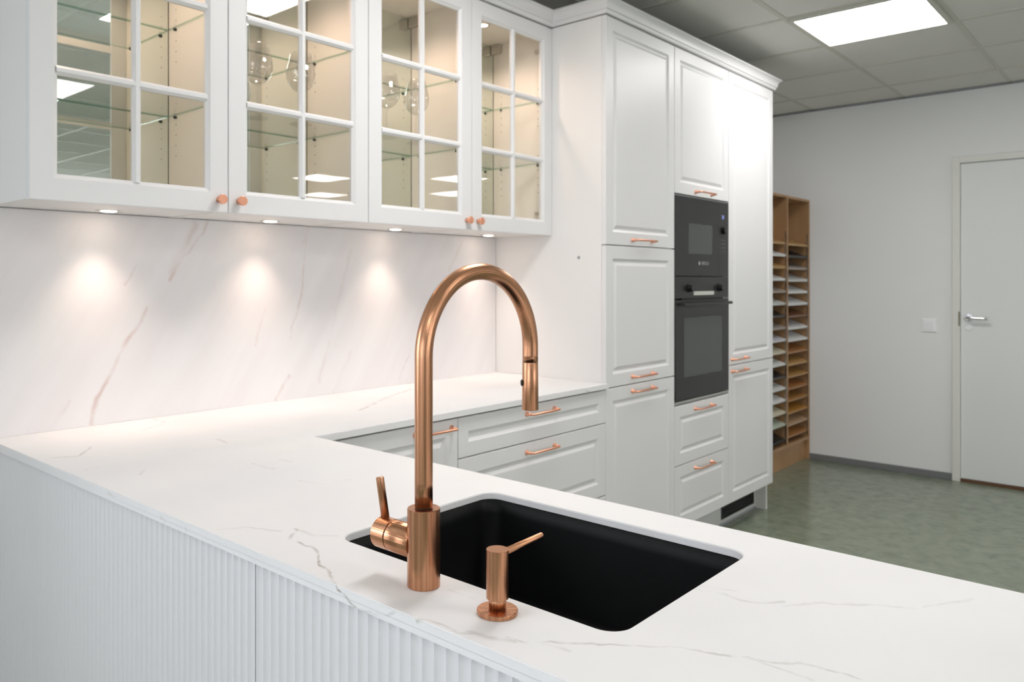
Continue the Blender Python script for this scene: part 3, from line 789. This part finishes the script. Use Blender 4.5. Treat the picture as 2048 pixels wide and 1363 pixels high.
# plinth with ventilation grille
t = thing('plinth', 'white plinth board under the tall cabinets with a black ventilation grille', 'plinth', (3.0, 1.84, 0))
b = B(); box(b, 1.30, 4.072, 1.833, 1.849, 0.009, .160); box(b, 4.505, 4.5295, 1.833, 1.849, 0.009, .160); box(b, 4.072, 4.505, 1.833, 1.849, 0.009, .030); box(b, 4.072, 4.505, 1.833, 1.849, .098, .160)
obj('board', b, PLINTHM, t)
b = B(); box(b, 1.30, 4.5295, 1.829, 1.849, 0, .0088); obj('sealing_strip', b, SEAL, t)
b = B()
box(b, 4.074, 4.503, 1.838, 1.846, .032, .096)
for k in range(5): box(b, 4.078, 4.499, 1.830, 1.838, .036 + k * .0125, .0395 + k * .0125)
for xx in (4.073, 4.500): box(b, xx, xx + .004, 1.829, 1.840, .031, .097)
box(b, 4.073, 4.504, 1.829, 1.840, .0305, .0335); box(b, 4.073, 4.504, 1.829, 1.840, .0945, .0975)
obj('vent_grille', b, BLACKP, t)

# ------------------------------------------------------------------ crown moulding: one continuous profile round the fronts
prof = [(-.0210, 2.4035), (-.0200, 2.4035), (-.0200, 2.4075), (.0030, 2.4075), (.0060, 2.4085), (.0085, 2.4125), (.0098, 2.4180), (.0100, 2.4230), (.0150, 2.4240), (.0155, 2.4300), (.0165, 2.4390), (.0190, 2.4460), (.0230, 2.4515), (.0275, 2.4555), (.0285, 2.4575), (.0340, 2.4580), (.0355, 2.4610), (.0350, 2.4650), (.0310, 2.4700), (.0230, 2.4725), (-.0210, 2.4725)]
path = [(.675, YB - .002, (-1, 0)), (.675, YU, (-1, -1)), (2.7625, YU, (-1, -1)), (2.7625, YT, (-1, -1)), (4.547, YT, (1, -1)), (4.547, YB - .002, (1, 0))]
b = B(); prev = None
for x, y, (nx, ny) in path:
    lp = [b.verts.new((x + nx * o_, y + ny * o_, z)) for o_, z in prof]
    if prev: bridge(b, prev, lp)
    else: b.faces.new(list(reversed(lp)))
    prev = lp
b.faces.new(prev)
o = obj('crown_moulding', b, PAINT); tag(o, 'white crown moulding running along the tops of the wall cabinets and tall cabinets', 'moulding')

# ------------------------------------------------------------------ microwave and oven
def text_mesh(name, body, size, loc, m, parent, label=None, ext=.0003):
    cu = bpy.data.curves.new(name, 'FONT'); cu.body = body; cu.size = size; cu.extrude = ext; cu.align_x = 'CENTER'; cu.align_y = 'CENTER'
    tmp = bpy.data.objects.new('tmp_text', cu); COL.objects.link(tmp)
    bpy.context.view_layer.update()
    me = bpy.data.meshes.new_from_object(tmp.evaluated_get(bpy.context.evaluated_depsgraph_get()))
    bpy.data.objects.remove(tmp); bpy.data.curves.remove(cu)
    me.transform(Matrix.Rotation(PI / 2, 4, 'X')); me.transform(Matrix.Translation(Vector(loc)))
    b = B(); b.from_mesh(me); bpy.data.meshes.remove(me)
    return obj(name, b, m, parent, label)
YA = YT - .001
AX0, AX1 = 3.3540, 3.9320
t = thing('microwave', 'black built-in microwave with a small grey window, above the oven', 'microwave', (3.64, 2.0, 1.34))
b = B(); box(b, AX0 + .018, AX1 - .018, YA + .020, 2.24, 1.345, 1.712); obj('housing', b, BLACKP, t)
boxobj('door', (AX0, 3.8125, YA, YA + .018, 1.3405, 1.7150), BLACKG, t, .0012)
dr = bpy.data.objects[t.children[-1].name]
boxobj('window', (3.486, 3.742, YA - .0006, YA + .001, 1.447, 1.591), BLACKW, dr, 0)
boxobj('control_panel', (3.8145, AX1, YA, YA + .018, 1.3405, 1.7150), BLACKG, t, .0012)
cp = t.children[-1]
text_mesh('lettering', 'BOSCH', .023, (3.664, YA - .0006, 1.402), LOGO, dr, 'silver brand lettering')
b = B(); lathe(b, (3.602, YA, 1.402), (0, -1, 0), [(.0095, 0), (.0095, .0006)], 24, cap0=False); obj('emblem', b, LOGO, dr, 'small round silver emblem')
b = B(); lathe(b, (3.872, YA, 1.573), (0, -1, 0), [(.019, 0), (.0185, .014), (.016, .016)], 36); obj('dial', b, BLACKP, cp)
text_mesh('display_digits', '21', .026, (3.868, YA - .0006, 1.640), BLUEDIG, cp, 'lit blue display digits')
b = B()
for k in range(4):
    for j in range(3 if k < 3 else 2):
        x = 3.848 + j * (.019 if k < 3 else .036); z = 1.522 - k * .0195
        box(b, x, x + .012, YA - .0005, YA + .0005, z, z + .0035)
obj('touch_marks', b, MARKS, cp)

t = thing('oven', 'black built-in oven with a wide bar handle, below the microwave', 'oven', (3.64, 2.0, .745))
b = B(); box(b, AX0 + .018, AX1 - .018, YA + .022, 2.24, .755, 1.330); obj('housing', b, BLACKP, t)
boxobj('control_panel', (AX0, AX1, YA, YA + .020, 1.2340, 1.3370), BLACKG, t, .0012); cp = t.children[-1]
boxobj('door', (AX0, AX1, YA - .002, YA + .020, .7570, 1.2260), BLACKG, t, .0015); dr = t.children[-1]
boxobj('window', (3.437, 3.850, YA - .0026, YA - .001, .862, 1.142), BLACKW, dr, 0)
b = B(); box(b, AX0 + .015, AX1 - .050, YA - .046, YA - .030, 1.200, 1.2145, .003)
for xx in (AX0 + .03, AX1 - .085): box(b, xx, xx + .018, YA - .032, YA - .002, 1.202, 1.213, .002)
obj('handle', b, BLACKP, dr)
boxobj('bottom_trim', (AX0, AX1, YA + .001, YA + .019, .7420, .7530), STEEL, t, .0008, 'thin steel trim strip')
for xx in (3.492, 3.822):
    b = B(); lathe(b, (xx, YA, 1.284), (0, -1, 0), [(.0225, 0), (.0225, .003), (.0185, .004), (.0178, .022), (.0165, .0235)], 36); obj('knob', b, BLACKP, cp)
boxobj('display', (3.540, 3.762, YA - .0008, YA + .001, 1.2480, 1.2660), DISPM, cp, 0, 'pale display strip')
b = B(); box(b, 3.43, 3.86, YA + .004, YA + .016, 1.2275, 1.2335); obj('vent_slot', b, DARKRING, t)

# ------------------------------------------------------------------ wooden rack with sample boards
YS = 2.033
t = thing('sample_rack', 'tall birch plywood rack of sample boards standing in the far corner', 'rack', (5.6, 2.18, 0))
RX = [5.165, 5.585, 6.012]     # left edges of the upright panels
for x in RX:
    boxobj('side_panel', (x, x + .018 if x > 5.2 and x < 6 else x + .020, YS, YB - .004, 0 if x != RX[1] else .150, 1.893), WOOD, t, .0012)
boxobj('top_panel', (RX[0], 6.033, YS, YB - .004, 1.8935, 1.911), WOOD, t, .0012)
b = B(); box(b, RX[0] + .0205, RX[1] - .0005, YS + .002, YB - .014, .152, .170); box(b, RX[1] + .0185, RX[2] - .0005, YS + .002, YB - .014, .152, .170); obj('bottom_shelf', b, WOOD, t)
boxobj('plinth_board', (RX[0] + .0205, RX[2] - .0005, YS + .030, YS + .046, 0, .1495), WOOD, t, .001)
boxobj('back_panel', (RX[0] + .0205, RX[2] - .0005, YB - .0125, YB - .005, .151, 1.893), WOOD, t, 0)
b = B()
for x in (RX[0] + .0205, RX[1] - .0055, RX[1] + .0185, RX[2] - .0055): box(b, x, x + .005, YS + .004, YS + .012, .18, 1.66)
obj('slot_rail', b, STEEL, t)
PALE = (.60, .60, .595); SM = {}
cols = {'white': (.76, .77, .77), 'grey-white': (.66, .66, .64), 'cream': (.66, .61, .47), 'lavender-white': (.66, .65, .70), 'pale green': (.50, .56, .46),
        'taupe': (.34, .29, .25), 'black': (.018, .018, .018), 'dark brown': (.17, .075, .035), 'oak-yellow': (.42, .235, .075), 'honey': (.38, .19, .055),
        'orange-brown': (.37, .165, .055), 'amber': (.42, .20, .04), 'beige': (.47, .31, .185), 'golden oak': (.48, .28, .10)}
for k, c in cols.items(): SM[k] = mat('sample_' + k.replace(' ', '_').replace('-', '_'), c, .33)
right = ['golden oak', 'black', 'taupe', 'grey-white', 'white', 'white', 'dark brown', 'white', 'white', 'orange-brown', 'golden oak', 'oak-yellow', 'orange-brown', 'honey', 'amber', 'beige', 'orange-brown']
left = ['golden oak', 'white', 'golden oak', 'white', 'taupe', 'grey-white', 'black', 'taupe', 'lavender-white', 'cream', 'white', 'black', 'white', 'white', 'cream', 'pale green', 'black']
ORD = ['first', 'second', 'third', 'fourth', 'fifth', 'sixth', 'seventh', 'eighth', 'ninth', 'tenth', 'eleventh', 'twelfth', 'thirteenth', 'fourteenth', 'fifteenth', 'sixteenth', 'bottom']
def sample_mesh(x0, x1, name, m):
    b = B(); box(b, x0, x1, -.0, .225, -.018, 0, .003)
    bmesh.ops.rotate(b, verts=b.verts[:], cent=(0, 0, 0), matrix=Matrix.Rotation(math.radians(19.5), 3, 'X'))
    return b
for side, lst, x0, x1 in (('right', right, RX[1] + .024, RX[2] - .008), ('left', left, RX[0] + .027, RX[1] - .008)):
    for k, cn in enumerate(lst):
        z = (1.580 - .0850 * k) if side == 'right' else (1.584 - .0842 * k)
        if k == 16: z = .222 if side == 'right' else .214
        b = sample_mesh(x0, x1, '', None)
        bmesh.ops.translate(b, verts=b.verts[:], vec=(0, YS + .004 + random.uniform(0, .004), z))
        # the front edge hangs a little lower than the slot
        o = obj('sample_board', b, SM[cn])
        pos = 'topmost' if k == 0 else (ORD[k] + (' from the top' if k < 16 else 'most' ))
        tag(o, '%s sample board in the %s column of the rack, %s' % (cn, side, pos), 'sample board', 'sample boards in the wooden rack')
